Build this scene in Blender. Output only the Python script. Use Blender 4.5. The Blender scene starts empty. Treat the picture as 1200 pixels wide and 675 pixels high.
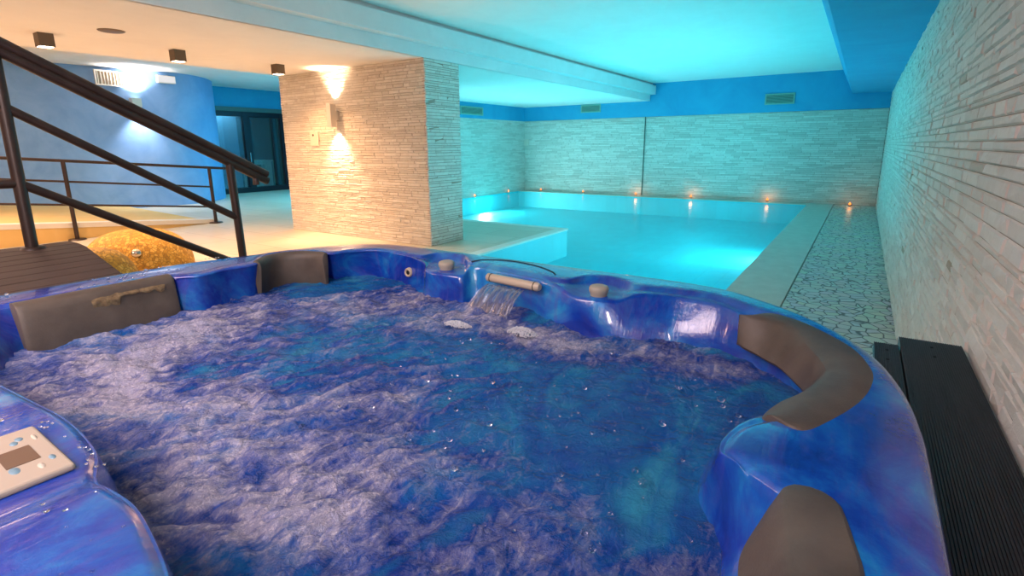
import bpy, bmesh, math, random
from mathutils import Vector, Matrix, noise
random.seed(7)
C = bpy.context.scene.collection
PI = math.pi

# ------------------------------------------------------------------ materials
def srgb(h):
    def f(c):
        return c/12.92 if c <= .04045 else ((c+.055)/1.055)**2.4
    if isinstance(h, str):
        h = [int(h[i:i+2], 16)/255 for i in (0, 2, 4)]
    return (f(h[0]), f(h[1]), f(h[2]), 1)

class NT:
    def __init__(s, name):
        s.m = bpy.data.materials.new(name); s.m.use_nodes = True
        s.t = s.m.node_tree; s.n = s.t.nodes; s.l = s.t.links
        s.b = s.n['Principled BSDF']; s.out = s.n['Material Output']
    def node(s, typ, **kw):
        o = s.n.new(typ)
        for k, v in kw.items():
            if hasattr(o, k): setattr(o, k, v)
        return o
    def link(s, a, b): s.l.new(a, b)
    def set(s, **kw):
        for k, v in kw.items():
            s.b.inputs[k.replace('_', ' ')].default_value = v
    def coord(s, scale=(1, 1, 1), rot=(0, 0, 0), kind='Object'):
        c = s.node('ShaderNodeTexCoord'); m = s.node('ShaderNodeMapping')
        m.inputs['Scale'].default_value = scale; m.inputs['Rotation'].default_value = rot
        s.link(c.outputs[kind], m.inputs['Vector']); return m.outputs['Vector']
    def noise(s, vec, scale, detail=4, rough=.6, dist=0):
        o = s.node('ShaderNodeTexNoise')
        o.inputs['Scale'].default_value = scale; o.inputs['Detail'].default_value = detail
        o.inputs['Roughness'].default_value = rough; o.inputs['Distortion'].default_value = dist
        if vec: s.link(vec, o.inputs['Vector'])
        return o.outputs['Fac']
    def ramp(s, fac, stops, interp='LINEAR'):
        o = s.node('ShaderNodeValToRGB'); o.color_ramp.interpolation = interp
        el = o.color_ramp.elements
        while len(el) < len(stops): el.new(.5)
        for e, (p, c) in zip(el, stops):
            e.position = p; e.color = c if len(c) == 4 else (*c, 1)
        s.link(fac, o.inputs['Fac']); return o.outputs['Color']
    def mix(s, fac, a, b, mode='MIX'):
        o = s.node('ShaderNodeMix', data_type='RGBA', blend_type=mode)
        for sock, v in ((o.inputs[0], fac), (o.inputs[6], a), (o.inputs[7], b)):
            if hasattr(v, 'is_output'): s.link(v, sock)
            else: sock.default_value = v
        return o.outputs[2]
    def math(s, op, a, b=0.):
        o = s.node('ShaderNodeMath', operation=op)
        for sock, v in zip(o.inputs, (a, b)):
            if hasattr(v, 'is_output'): s.link(v, sock)
            else: sock.default_value = v
        return o.outputs[0]
    def bump(s, h, strength=.3, dist=.01):
        o = s.node('ShaderNodeBump'); o.inputs['Strength'].default_value = strength
        o.inputs['Distance'].default_value = dist
        s.link(h, o.inputs['Height']); s.link(o.outputs['Normal'], s.b.inputs['Normal']); return o
    def color(s, c): s.link(c, s.b.inputs['Base Color'])

M = {}
def plaster(name, a, b, rough=.75, scale=1.6, bump=.15):
    t = NT(name); v = t.coord()
    f = t.noise(v, scale, 6, .65, .8)
    t.color(t.ramp(f, [(.3, srgb(a)), (.7, srgb(b))])); t.set(Roughness=rough)
    t.bump(t.noise(v, 30, 4), bump, .004); M[name] = t.m
plaster('ceiling_white', 'e9e6e2', 'efece8', .8, 2, .08)
plaster('blue_paint', '1896c6', '24a6d0', .6, 1.3, .1)
plaster('blue_plaster', '6c98cc', '86acda', .55, 1.6, .12)
plaster('yellow_plinth', 'd8b26a', 'e0bd7a', .7)
plaster('white_stone_trim', 'd9d4c8', 'e4dfd4', .5)
plaster('beam_white', 'dfe0e0', 'e8e8e8', .6, 2, .03)

def ledger(name, a, b, c):
    t = NT(name); v = t.coord()
    g = t.node('ShaderNodeNewGeometry')
    q = .008 if name == 'split_stone_pale' else 0
    per = t.ramp(g.outputs['Random Per Island'], [(0, srgb('b8a48e') if q else srgb(a)), (q+.001, srgb(a)), (.5, srgb(b)), (1, srgb(c))])
    n = t.noise(v, 14, 6, .7, .5)
    st = t.ramp(n, [(.3, (.78, .72, .66)), (.55, (1, 1, 1))])
    t.color(t.mix(.35, per, st, 'MULTIPLY')); t.set(Roughness=.85)
    n2 = t.noise(t.coord((1, 1, 2.2)), 38, 8, .7, .4)
    t.bump(n2, .55, .012); M[name] = t.m
ledger('split_stone', 'd3ccc2', 'dfd9cf', 'e6e1d8')
ledger('split_stone_far', 'c9c6be', 'd9d6ce', 'e2dfd8')
ledger('split_stone_pale', 'dcd2c8', 'e4dbd1', 'ebe3da')
plaster('mortar', '9c8c7c', 'b0a090', .9)

t = NT('floor_tile'); v = t.coord()
br = t.node('ShaderNodeTexBrick'); br.offset = 0.5
t.link(v, br.inputs['Vector'])
br.inputs['Scale'].default_value = 1; br.inputs['Brick Width'].default_value = 1.25; br.inputs['Row Height'].default_value = .62
br.inputs['Mortar Size'].default_value = .006; br.inputs['Mortar Smooth'].default_value = .2
br.inputs['Color1'].default_value = srgb('d6cfbd'); br.inputs['Color2'].default_value = srgb('ccc4b1'); br.inputs['Mortar'].default_value = srgb('a39b8a')
t.color(t.mix(.25, br.outputs['Color'], t.ramp(t.noise(v, 5, 5), [(.3, (.75, .72, .66)), (.7, (1, 1, 1))]), 'MULTIPLY'))
t.set(Roughness=.38); t.bump(t.noise(v, 60, 3), .05, .003); M['floor_tile'] = t.m

t = NT('coping_stone'); v = t.coord()
t.color(t.ramp(t.noise(v, 6, 6, .7), [(.3, srgb('bdb9ab')), (.7, srgb('cfcbbe'))])); t.set(Roughness=.5)
t.bump(t.noise(v, 80, 4), .15, .003); M['coping'] = t.m
t = NT('coping_white'); t.set(Base_Color=srgb('e6e4da'), Roughness=.4)
t.bump(t.noise(t.coord(), 60, 3), .08, .002); M['coping_white'] = t.m

t = NT('crazy_paving'); v = t.coord()
wn = t.node('ShaderNodeTexNoise'); wn.inputs['Scale'].default_value = 5; t.link(v, wn.inputs['Vector'])
vv = t.node('ShaderNodeMix', data_type='RGBA', blend_type='ADD'); vv.inputs[0].default_value = .05
t.link(v, vv.inputs[6]); t.link(wn.outputs['Color'], vv.inputs[7])
vo = t.node('ShaderNodeTexVoronoi', feature='DISTANCE_TO_EDGE'); vo.inputs['Scale'].default_value = 10.5
t.link(vv.outputs[2], vo.inputs['Vector'])
vc = t.node('ShaderNodeTexVoronoi', feature='F1'); vc.inputs['Scale'].default_value = 10.5
t.link(vv.outputs[2], vc.inputs['Vector'])
st = t.mix(.12, srgb('cfccc0'), vc.outputs['Color'])
edge = t.ramp(vo.outputs['Distance'], [(.03, (0, 0, 0)), (.07, (1, 1, 1))])
t.color(t.mix(edge, srgb('5c574c'), st)); t.set(Roughness=.35)
t.bump(edge, .5, .006); M['crazy_paving'] = t.m

t = NT('yellow_mosaic'); v = t.coord()
vo = t.node('ShaderNodeTexVoronoi', feature='DISTANCE_TO_EDGE'); vo.inputs['Scale'].default_value = 30; t.link(v, vo.inputs['Vector'])
vc = t.node('ShaderNodeTexVoronoi', feature='F1'); vc.inputs['Scale'].default_value = 30; t.link(v, vc.inputs['Vector'])
hs = t.node('ShaderNodeSeparateColor'); t.link(vc.outputs['Color'], hs.inputs[0])
col = t.ramp(hs.outputs[0], [(0, srgb('a8761a')), (.5, srgb('c4922c')), (1, srgb('dcb050'))])
edge = t.ramp(vo.outputs['Distance'], [(.03, (0, 0, 0)), (.09, (1, 1, 1))])
t.color(t.mix(edge, srgb('8c6a24'), col)); t.set(Roughness=.65); t.bump(edge, .35, .004); M['yellow_mosaic'] = t.m

t = NT('pool_liner'); v = t.coord()
br = t.node('ShaderNodeTexBrick'); br.offset = 0; t.link(v, br.inputs['Vector'])
br.inputs['Brick Width'].default_value = .3; br.inputs['Row Height'].default_value = .3; br.inputs['Scale'].default_value = 1
br.inputs['Mortar Size'].default_value = .004
br.inputs['Color1'].default_value = srgb('2cd0dc'); br.inputs['Color2'].default_value = srgb('32d6e2'); br.inputs['Mortar'].default_value = srgb('24c0cc')
t.color(br.outputs['Color']); t.set(Roughness=.5); M['pool_liner'] = t.m

# pool water: a clear surface that reflects by Fresnel
t = NT('pool_water')
t.n.remove(t.b)
tr = t.node('ShaderNodeBsdfTransparent'); tr.inputs[0].default_value = (.62, .97, .99, 1)
gl = t.node('ShaderNodeBsdfGlossy'); gl.inputs['Roughness'].default_value = .16
fr = t.node('ShaderNodeFresnel'); fr.inputs['IOR'].default_value = 1.33
mx = t.node('ShaderNodeMixShader')
bp = t.node('ShaderNodeBump'); bp.inputs['Strength'].default_value = .25; bp.inputs['Distance'].default_value = .02
t.link(t.noise(t.coord((1, 1, 1)), 3.5, 3, .5, .6), bp.inputs['Height'])
t.link(bp.outputs[0], gl.inputs['Normal']); t.link(bp.outputs[0], fr.inputs['Normal'])
t.link(t.math('MULTIPLY', fr.outputs[0], .55), mx.inputs[0]); t.link(tr.outputs[0], mx.inputs[1]); t.link(gl.outputs[0], mx.inputs[2])
t.link(mx.outputs[0], t.out.inputs['Surface']); M['pool_water'] = t.m

# marbled acrylic of the hot tub
t = NT('marbled_acrylic'); v = t.coord((1, 1, 1.2), (0, 0, .5))
f1 = t.noise(v, 3.2, 8, .62, 1.6)
f2 = t.noise(t.coord((3.5, 1, 1), (.4, .3, .9)), 3.5, 7, .65, 2.2)
c1 = t.ramp(f1, [(.30, srgb('0a1e80')), (.43, srgb('0e369c')), (.54, srgb('1656b0')), (.66, srgb('2080c0')), (.80, srgb('44a6c8'))])
c2 = t.ramp(f2, [(.52, (0, 0, 0)), (.75, (1, 1, 1))])
t.color(t.mix(t.math('MULTIPLY', c2, .55), c1, srgb('4f469e')))
t.set(Roughness=.16, IOR=1.5); t.b.inputs['Coat Weight'].default_value = .6; t.b.inputs['Coat Roughness'].default_value = .06
wet = t.math('ADD', t.noise(t.coord((1, 1, 1), (0, 0, .3)), 26, 5, .65, .8), t.noise(t.coord((4, .6, .6), (.5, .4, .6)), 16, 4, .6, .6))
t.bump(wet, .15, .012); M['acrylic'] = t.m

t = NT('headrest_foam'); v = t.coord()
t.color(t.ramp(t.noise(v, 9, 6, .6), [(.3, srgb('463d36')), (.7, srgb('5f544a'))])); t.set(Roughness=.55)
t.bump(t.noise(v, 260, 3), .25, .002); M['foam_pad'] = t.m
t = NT('worn_foam'); v = t.coord()
t.color(t.ramp(t.noise(v, 60, 6, .7), [(.3, srgb('4c3e2e')), (.7, srgb('8c7654'))])); t.set(Roughness=.9)
t.bump(t.noise(v, 90, 5), .8, .006); M['worn_foam'] = t.m

def simple(name, col, rough=.5, metal=0., bump=None, **kw):
    t = NT(name); t.set(Base_Color=srgb(col), Roughness=rough, Metallic=metal)
    v = t.coord(); t.bump(t.noise(v, bump or 120, 3), .06, .001)
    for k, x in kw.items(): t.b.inputs[k.replace('_', ' ')].default_value = x
    M[name] = t.m
t = NT('brown_metal'); v = t.coord()
t.color(t.ramp(t.noise(v, 7, 5), [(.3, srgb('2e211d')), (.7, srgb('40302a'))])); t.set(Roughness=.42, Metallic=.25)
t.bump(t.noise(v, 200, 3), .1, .001); M['brown_metal'] = t.m
simple('dark_gap', '120c0a', .8)
simple('grey_plastic', '8d8578', .45)
simple('grey_knob', 'a39a8a', .5)
simple('spout_plastic', 'b9a994', .35)
simple('panel_plastic', 'ae9f8e', .5)
simple('panel_screen', '6a5140', .35)
simple('panel_button', '6d8c9c', .4)
simple('panel_print', 'c0b4a4', .5)
simple('steel', 'b8b4ac', .25, 1.)
simple('lamp_body', '6a5a4a', .45, .4)
simple('sconce_body', 'cfc8bf', .4, .6)
simple('vent_white', 'e8ddd0', .5)
simple('vent_dark', '8c7a64', .6)
simple('vent_green', '7fb0a4', .5)
simple('vent_shadow', '3a5a56', .7)
simple('door_frame', '241f26', .4, .3)
simple('door_head', '4c6a66', .5)
simple('interior_dark', '2a2838', .8)
simple('interior_pale', 'a8b4b4', .7)
simple('switch_plate', 'dcd2c4', .5)
simple('candle_wax', 'd8a888', .5)
simple('cabinet_panel', '2c2522', .6)
simple('wall_dark', '404448', .8)
t = NT('deck_wood'); v = t.coord((1, .12, 1))
t.color(t.ramp(t.noise(v, 40, 6, .65), [(.3, srgb('30211b')), (.7, srgb('483530'))])); t.set(Roughness=.7)
t.bump(t.noise(v, 60, 5), .3, .003); M['deck_wood'] = t.m
t = NT('black_board'); v = t.coord((1, .1, 1))
t.color(t.ramp(t.noise(v, 50, 6, .65), [(.3, srgb('1c191c')), (.7, srgb('322d30'))])); t.set(Roughness=.55)
t.bump(t.noise(v, 80, 5), .35, .003); M['black_board'] = t.m

def emis(name, col, strength):
    t = NT(name); t.set(Base_Color=(0, 0, 0, 1), Roughness=.5)
    t.b.inputs['Emission Color'].default_value = srgb(col); t.b.inputs['Emission Strength'].default_value = strength
    M[name] = t.m
emis('lamp_glow', 'ffe2c0', 14)
emis('sconce_glow', 'fff0dc', 14)
emis('flame', 'ff6a20', 5)
emis('exit_box', 'f4f0f0', .9)
t = NT('dark_glass'); t.set(Base_Color=srgb('8fb8b8'), Roughness=.06, IOR=1.5)
t.b.inputs['Transmission Weight'].default_value = .9; t.b.inputs['Alpha'].default_value = .55
t.bump(t.noise(t.coord(), 3, 2), .05, .01); M['dark_glass'] = t.m

# fall of water and droplets
t = NT('falling_water'); t.n.remove(t.b)
tr = t.node('ShaderNodeBsdfTransparent'); tr.inputs[0].default_value = (.92, .94, .97, 1)
gl = t.node('ShaderNodeBsdfGlossy'); gl.inputs['Roughness'].default_value = .22
df = t.node('ShaderNodeBsdfTranslucent'); df.inputs[0].default_value = (.72, .70, .78, 1)
v = t.coord((1, .18, .18)); nn = t.noise(v, 60, 5, .6, .4)
m1 = t.node('ShaderNodeMixShader'); t.link(t.ramp(nn, [(.4, (.08,)*3), (.68, (.75,)*3)]), m1.inputs[0]); t.link(tr.outputs[0], m1.inputs[1]); t.link(df.outputs[0], m1.inputs[2])
lw = t.node('ShaderNodeFresnel'); lw.inputs[0].default_value = 1.33
bp = t.node('ShaderNodeBump'); bp.inputs['Strength'].default_value = .3; bp.inputs['Distance'].default_value = .01
t.link(nn, bp.inputs['Height']); t.link(bp.outputs[0], gl.inputs['Normal']); t.link(bp.outputs[0], lw.inputs['Normal'])
m2 = t.node('ShaderNodeMixShader'); t.link(t.math('ADD', t.math('MULTIPLY', lw.outputs[0], .45), .03), m2.inputs[0]); t.link(m1.outputs[0], m2.inputs[1]); t.link(gl.outputs[0], m2.inputs[2])
t.link(m2.outputs[0], t.out.inputs['Surface']); M['falling_water'] = t.m
t = NT('water_drop'); t.set(Base_Color=(.9, .92, 1, 1), Roughness=.03, IOR=1.33)
t.b.inputs['Transmission Weight'].default_value = 1.; t.bump(t.noise(t.coord(), 40, 2), .02, .001); M['water_drop'] = t.m
t = NT('foam'); v = t.coord(); t.set(Base_Color=srgb('e4dfe6'), Roughness=.35)
t.b.inputs['Subsurface Weight'].default_value = .2
t.bump(t.noise(v, 150, 6, .7), .9, .008); M['foam'] = t.m

# churning tub water: foam density comes from the mesh attribute "foam"
t = NT('tub_water'); v = t.coord()
at = t.node('ShaderNodeAttribute', attribute_name='foam')
fine = t.noise(t.coord((1, 1, 1), (0, 0, .5)), 55, 8, .75, .9)
mid = t.noise(t.coord((1.3, .55, 1), (0, 0, .35)), 17, 7, .7, 1.6)
s = t.math('ADD', t.math('MULTIPLY', t.math('SUBTRACT', fine, .5), 1.1), t.math('MULTIPLY', t.math('SUBTRACT', mid, .5), 1.5))
fm = t.math('ADD', at.outputs['Fac'], s)
spk = t.ramp(t.noise(t.coord((1, 1, 1), (0, 0, .2)), 120, 6, .8, .4), [(.50, (0, 0, 0)), (.62, (1, 1, 1))])
m0 = t.ramp(fm, [(.24, (0, 0, 0)), (.55, (.34, .34, .34)), (.85, (1, 1, 1))])
mask = t.math('MULTIPLY', m0, t.math('ADD', t.math('MULTIPLY', spk, .5), .75))
deep = t.noise(v, 3.0, 4, .6, 1.)
b0 = t.ramp(deep, [(.3, srgb('0a2c84')), (.55, srgb('1048a4')), (.75, srgb('1a74b8'))])
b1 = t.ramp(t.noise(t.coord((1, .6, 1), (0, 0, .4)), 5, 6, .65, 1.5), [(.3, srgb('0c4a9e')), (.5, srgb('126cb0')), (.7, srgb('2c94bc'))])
base = t.mix(t.ramp(at.outputs['Fac'], [(.02, (1, 1, 1)), (.30, (0, 0, 0))]), b0, b1)  # low-foam water painted teal: underwater glow and reflection put into the base colour
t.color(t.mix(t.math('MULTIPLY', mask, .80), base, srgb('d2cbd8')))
rg = t.ramp(mask, [(0, (.06,)*3), (1, (.28,)*3)]); t.link(rg, t.b.inputs['Roughness'])
t.set(IOR=1.38)
hh = t.math('ADD', fine, t.math('MULTIPLY', t.noise(t.coord((1, .7, 1), (0, 0, .4)), 26, 5, .6, 1.2), 1.4))
t.bump(hh, .9, .018); M['tub_water'] = t.m

# ------------------------------------------------------------------ helpers
def link(o, parent=None):
    C.objects.link(o)
    if parent: o.parent = parent
    return o
def mesh(name, verts, faces, mat, parent=None, smooth=False, loc=None):
    me = bpy.data.meshes.new(name); me.from_pydata([tuple(v) for v in verts], [], faces); me.update()
    if smooth: me.polygons.foreach_set('use_smooth', [True]*len(me.polygons))
    mats = mat if isinstance(mat, (list, tuple)) else [mat]
    for m in mats: me.materials.append(M[m])
    o = bpy.data.objects.new(name, me)
    if loc: o.location = loc
    return link(o, parent)
def fromb(name, bm, mat, parent=None, smooth=False, bevel=0, loc=None):
    me = bpy.data.meshes.new(name); bmesh.ops.recalc_face_normals(bm, faces=bm.faces); bm.to_mesh(me); bm.free()
    if smooth: me.polygons.foreach_set('use_smooth', [True]*len(me.polygons))
    me.materials.append(M[mat]); o = bpy.data.objects.new(name, me)
    if loc: o.location = loc
    link(o, parent)
    if bevel:
        b = o.modifiers.new('bevel', 'BEVEL'); b.width = bevel; b.segments = 3; b.limit_method = 'ANGLE'
        b.harden_normals = False
    return o
def box(bm, a, b):
    x0, y0, z0 = a; x1, y1, z1 = b
    vs = [bm.verts.new(p) for p in ((x0,y0,z0),(x1,y0,z0),(x1,y1,z0),(x0,y1,z0),(x0,y0,z1),(x1,y0,z1),(x1,y1,z1),(x0,y1,z1))]
    for f in ((0,3,2,1),(4,5,6,7),(0,1,5,4),(1,2,6,5),(2,3,7,6),(3,0,4,7)): bm.faces.new([vs[i] for i in f])
def boxo(name, a, b, mat, parent=None, bevel=0, loc=None):
    bm = bmesh.new(); box(bm, a, b); return fromb(name, bm, mat, parent, bevel=bevel, loc=loc)
def tube(bm, pts, r, n=14, cap=True):
    pts = [Vector(p) for p in pts]; rings = []
    for i, p in enumerate(pts):
        d = (pts[min(i+1, len(pts)-1)] - pts[max(i-1, 0)]).normalized()
        up = Vector((0, 0, 1)) if abs(d.z) < .95 else Vector((1, 0, 0))
        s = d.cross(up).normalized(); u = s.cross(d)
        rr = r[i] if isinstance(r, (list, tuple)) else r
        rings.append([bm.verts.new(p + rr*(math.cos(a)*s + math.sin(a)*u)) for a in (2*PI*k/n for k in range(n))])
    for A, B in zip(rings, rings[1:]):
        for k in range(n): bm.faces.new((A[k], A[(k+1) % n], B[(k+1) % n], B[k]))
    if cap: bm.faces.new(rings[0][::-1]); bm.faces.new(rings[-1])
def tubeo(name, pts, r, mat, parent=None, n=14):
    bm = bmesh.new(); tube(bm, pts, r, n); o = fromb(name, bm, mat, parent, smooth=True)
    e = o.modifiers.new('e', 'EDGE_SPLIT'); e.split_angle = math.radians(50); return o
def lathe(name, prof, mat, parent=None, n=32, loc=None, sx=1, sy=1):
    vs, fs = [], []
    for r, z in prof:
        for k in range(n):
            a = 2*PI*k/n; vs.append((sx*r*math.cos(a), sy*r*math.sin(a), z))
    for i in range(len(prof)-1):
        for k in range(n): fs.append((i*n+k, i*n+(k+1) % n, (i+1)*n+(k+1) % n, (i+1)*n+k))
    return mesh(name, vs, fs, mat, parent, True, loc)
def tag(o, label=None, cat=None, group=None, kind=None):
    if label: o['label'] = label
    if cat: o['category'] = cat
    if group: o['group'] = group
    if kind: o['kind'] = kind
    return o
def struct(o): o['kind'] = 'structure'; return o
def empty(name, loc, label, cat, group=None, rz=0):
    o = bpy.data.objects.new(name, None); o.location = loc; o.rotation_euler = (0, 0, rz); o.empty_display_size = .1
    C.objects.link(o); return tag(o, label, cat, group)
def dup(root, loc, label, rz=None):
    r = root.copy(); C.objects.link(r); r.location = loc
    if rz is not None: r.rotation_euler = (0, 0, rz)
    r['label'] = label
    for ch in list(root.children):
        c = ch.copy(); C.objects.link(c); c.parent = r
        for g in list(ch.children):
            d = g.copy(); C.objects.link(d); d.parent = c
    return r

# ------------------------------------------------------------------ room sizes
XR, YF, YP = .345, 14.5, 14.1           # right wall, far wall, far pool edge
XA = -9.0                               # left wall of the pool alcove
ZL, ZC, ZB = 2.55, 3.0, 2.14            # low ceiling, main ceiling, top of stone
CX0, CX1, CY0, CY1 = -8.25, -5.02, 5.55, 6.28

def stonewall(name, origin, ux, w, h, nrm, mat, rowh=.045, lmin=.1, lmax=.4, jit=.014, back=.2, seed=1):
    """wall of split stone: each stone its own slightly raised, tilted face over a mortar slab"""
    rnd = random.Random(seed); o = Vector(origin); ux = Vector(ux); n = Vector(nrm); uz = Vector((0, 0, 1))
    vs, fs, mi = [], [], []
    def P(a, z, d): return o + ux*a + uz*z + n*d
    q = [P(0, 0, -.004), P(w, 0, -.004), P(w, h, -.004), P(0, h, -.004), P(0, 0, -back), P(w, 0, -back), P(w, h, -back), P(0, h, -back)]
    vs += q; fs += [(0,1,2,3), (5,4,7,6), (1,5,6,2), (4,0,3,7), (3,2,6,7), (4,5,1,0)]; mi += [1]*6
    z = 0
    while z < h-.004:
        rh = min(rowh*rnd.uniform(.6, 1.35), h-z)
        if h-z-rh < .012: rh = h-z
        a = -rnd.uniform(0, lmax*.5)
        while a < w:
            L = rnd.uniform(lmin, lmax); a0 = max(0, a); a1 = min(w, a+L); a += L
            if a1-a0 < .006: continue
            g = .0012; d = rnd.uniform(.002, jit); e = min(.006, rh*.25)
            i = len(vs)
            vs += [P(a0+g, z+g, -.0035), P(a1-g, z+g, -.0035), P(a1-g, z+rh-g, -.0035), P(a0+g, z+rh-g, -.0035)]
            t = [d+rnd.uniform(-.004, .004) for _ in range(4)]
            vs += [P(a0+g+e*.6, z+g+e, t[0]), P(a1-g-e*.6, z+g+e, t[1]), P(a1-g-e*.6, z+rh-g-e*.7, t[2]), P(a0+g+e*.6, z+rh-g-e*.7, t[3])]
            for f in ((4,5,6,7), (0,1,5,4), (1,2,6,5), (2,3,7,6), (3,0,4,7)): fs.append(tuple(i+k for k in f)); mi.append(0)
        z += rh
    ob = mesh(name, vs, fs, [mat, 'mortar']); ob.data.polygons.foreach_set('material_index', mi); ob.data.update()
    bm = bmesh.new(); bm.from_mesh(ob.data); bm.normal_update()
    c = n  # make every front face look into the room
    for f in bm.faces:
        if f.index >= 6 and f.normal.dot(c) < -.01: f.normal_flip()
    bm.to_mesh(ob.data); bm.free()
    return ob

struct(stonewall('wall_right', (XR+.012, YF+.2, 0), (0, -1, 0), YF+3.7, 2.475, (-1, 0, 0), 'split_stone_pale', .04, .08, .32, .0075, seed=3))
struct(stonewall('wall_far', (XA-.3, YF, 0), (1, 0, 0), XR-XA+.3, ZB, (0, -1, 0), 'split_stone_far', .04, .12, .45, .012, seed=5))
struct(stonewall('wall_alcove_left', (XA, 7.9, 0), (0, 1, 0), YF-7.9, ZB, (1, 0, 0), 'split_stone_far', .04, .12, .45, .012, .3, seed=8))
struct(boxo('trim_1', (XA-.3, YF-.012, ZB), (XR+.2, YF+.2, ZC+.05), 'blue_paint'))
struct(boxo('trim_2', (XA-.3, 7.9, ZB), (XA+.012, YF-.012, ZL+.05), 'blue_paint'))
# thick stone pillar wall between the lounge and the pool
pil = stonewall('wall_pillar', (CX0, CY0, 0), (1, 0, 0), CX1-CX0, ZL, (0, -1, 0), 'split_stone', .038, .06, .30, .009, CY1-CY0, seed=11)
struct(pil)
struct(stonewall('wall_pillar_side', (CX1, CY0, 0), (0, 1, 0), CY1-CY0, ZL, (1, 0, 0), 'split_stone', .038, .06, .30, .009, .05, seed=12))
struct(stonewall('wall_pillar_left', (CX0, CY1, 0), (0, -1, 0), CY1-CY0, ZL, (-1, 0, 0), 'split_stone', .038, .06, .30, .009, .05, seed=13))

# ceilings
struct(boxo('ceiling', (CX1, -3.5, ZC), (XR+.2, YF, ZC+.15), 'ceiling_white'))
bm = bmesh.new(); box(bm, (CX0+.1, -3.5, ZL), (CX1, CY1, ZL+.6)); box(bm, (XA-.3, CY1, ZL), (CX1, YF, ZL+.6))
struct(fromb('ceiling_low', bm, 'ceiling_white'))
struct(boxo('ceiling_lounge', (-17, -3.5, 3.2), (CX0+.1, CY1+5.5, 3.35), 'ceiling_white'))
bm = bmesh.new()                        # blue soffit with a sloping inner side
pr = [(-.37, 2.475), (XR+.2, 2.475), (XR+.2, ZC), (-.61, ZC)]
A = [bm.verts.new((x, -3.5, z)) for x, z in pr]; B = [bm.verts.new((x, YF-.012, z)) for x, z in pr]
for k in range(4): bm.faces.new((A[k], A[(k+1) % 4], B[(k+1) % 4], B[k]))
bm.faces.new(A); bm.faces.new(B[::-1]); struct(fromb('ceiling_soffit', bm, 'blue_paint'))
bm = bmesh.new()                        # stepped cornice of the low ceiling's edge
box(bm, (CX1-.02, -3.5, ZL), (CX1+.02, YF-.02, ZL+.16)); box(bm, (CX1-.02, -3.5, ZL+.16), (CX1+.17, YF-.02, ZL+.385))
box(bm, (CX1-.02, -3.5, ZL+.385), (CX1+.08, YF-.02, ZC+.02))
struct(fromb('trim_3', bm, 'beam_white'))

# floors
bm = bmesh.new()
box(bm, (-17, -3.5, -.2), (-4.26, 7.87, 0)); box(bm, (-17, 7.87, -.2), (XA, 12, 0)); box(bm, (-4.26, -3.5, -.2), (-.98, 3.0, 0))
struct(fromb('floor', bm, 'floor_tile'))
struct(boxo('floor_paving', (-.45, -3.5, -.2), (XR+.2, YF, 0), 'crazy_paving'))
bm = bmesh.new(); box(bm, (-.98, -3.5, -.2), (-.46, YF, .004)); struct(fromb('trim_4', bm, 'coping', bevel=.008))
bm = bmesh.new(); box(bm, (XA, YP, -.2), (-.98, YF, .002)); struct(fromb('trim_5', bm, 'coping'))
bm = bmesh.new(); box(bm, (-4.26, 3.0, -.03), (-4.10, 8.03, .004)); box(bm, (XA, 7.87, -.03), (-4.26, 8.03, .004))
struct(fromb('trim_6', bm, 'coping_white', bevel=.008))
# pool basin
ZW, ZP = -.022, -.48
bm = bmesh.new()
box(bm, (XA-.1, 3.0, ZP-.2), (-.9, YF, ZP))
box(bm, (-.99, 3.0, ZP), (-.88, YF, -.012)); box(bm, (XA-.1, YP-.01, ZP), (-.88, YF, -.012)); box(bm, (-4.3, 2.9, ZP), (-.98, 3.0, -.012))
box(bm, (XA-.1, 8.0, ZP), (XA+.02, YP, .0)); box(bm, (-4.24, 3.0, ZP), (-4.115, 8.01, -.03)); box(bm, (XA, 7.89, ZP), (-4.13, 8.01, -.03))
struct(fromb('floor_pool_basin', bm, 'pool_liner'))
w = mesh('pool_water', [(-4.13, 3, ZW), (-.98, 3, ZW), (-.98, YP, ZW), (XA, YP, ZW), (XA, 8, ZW), (-4.13, 8, ZW)], [(0, 1, 2, 3, 4, 5)], 'pool_water')
tag(w, 'calm bright cyan water filling the L-shaped indoor swimming pool', 'water', kind='stuff')

# ---- lounge at the left: door wall, curved blue wall, ramp
cw = [(-16.6, 8.3), (-15.95, 8.42), (-15.35, 8.24), (-14.78, 7.78), (-14.40, 7.25), (-14.27, 6.7), (-14.33, 6.2), (-14.45, 5.75), (-14.56, 5.2), (-14.62, 4.6), (-14.68, 4.0), (-14.75, 3.2), (-14.9, 2.2), (-15.1, 1.0), (-15.4, -.5), (-15.8, -2.5), (-16, -3.5)]
def catmull(P, sub, closed=False):
    out = []; n = len(P); rng = range(n if closed else n-1)
    for i in rng:
        g = (lambda k: P[k % n]) if closed else (lambda k: P[max(0, min(n-1, k))])
        a, b, c, d = (Vector(g(i-1)), Vector(g(i)), Vector(g(i+1)), Vector(g(i+2)))
        for s in range(sub):
            t = s/sub
            out.append(.5*((2*b)+(c-a)*t+(2*a-5*b+4*c-d)*t*t+(3*b-a-3*c+d)*t**3))
    if not closed: out.append(Vector(P[-1]))
    return out
cc = catmull([(x, y, 0) for x, y in cw], 5)
def ribbon(name, pts, z0, z1, mat, thick):
    vs, fs = [], []
    for p in pts: vs += [(p.x, p.y, z0), (p.x, p.y, z1), (p.x-thick, p.y, z0), (p.x-thick, p.y, z1)]
    for i in range(len(pts)-1):
        a, b = 4*i, 4*i+4
        fs += [(a, b, b+1, a+1), (a+2, a+3, b+3, b+2), (a+1, b+1, b+3, a+3)]
    o = mesh(name, vs, fs, mat, None, True); e = o.modifiers.new('e', 'EDGE_SPLIT'); e.split_angle = math.radians(50); return o
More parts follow.
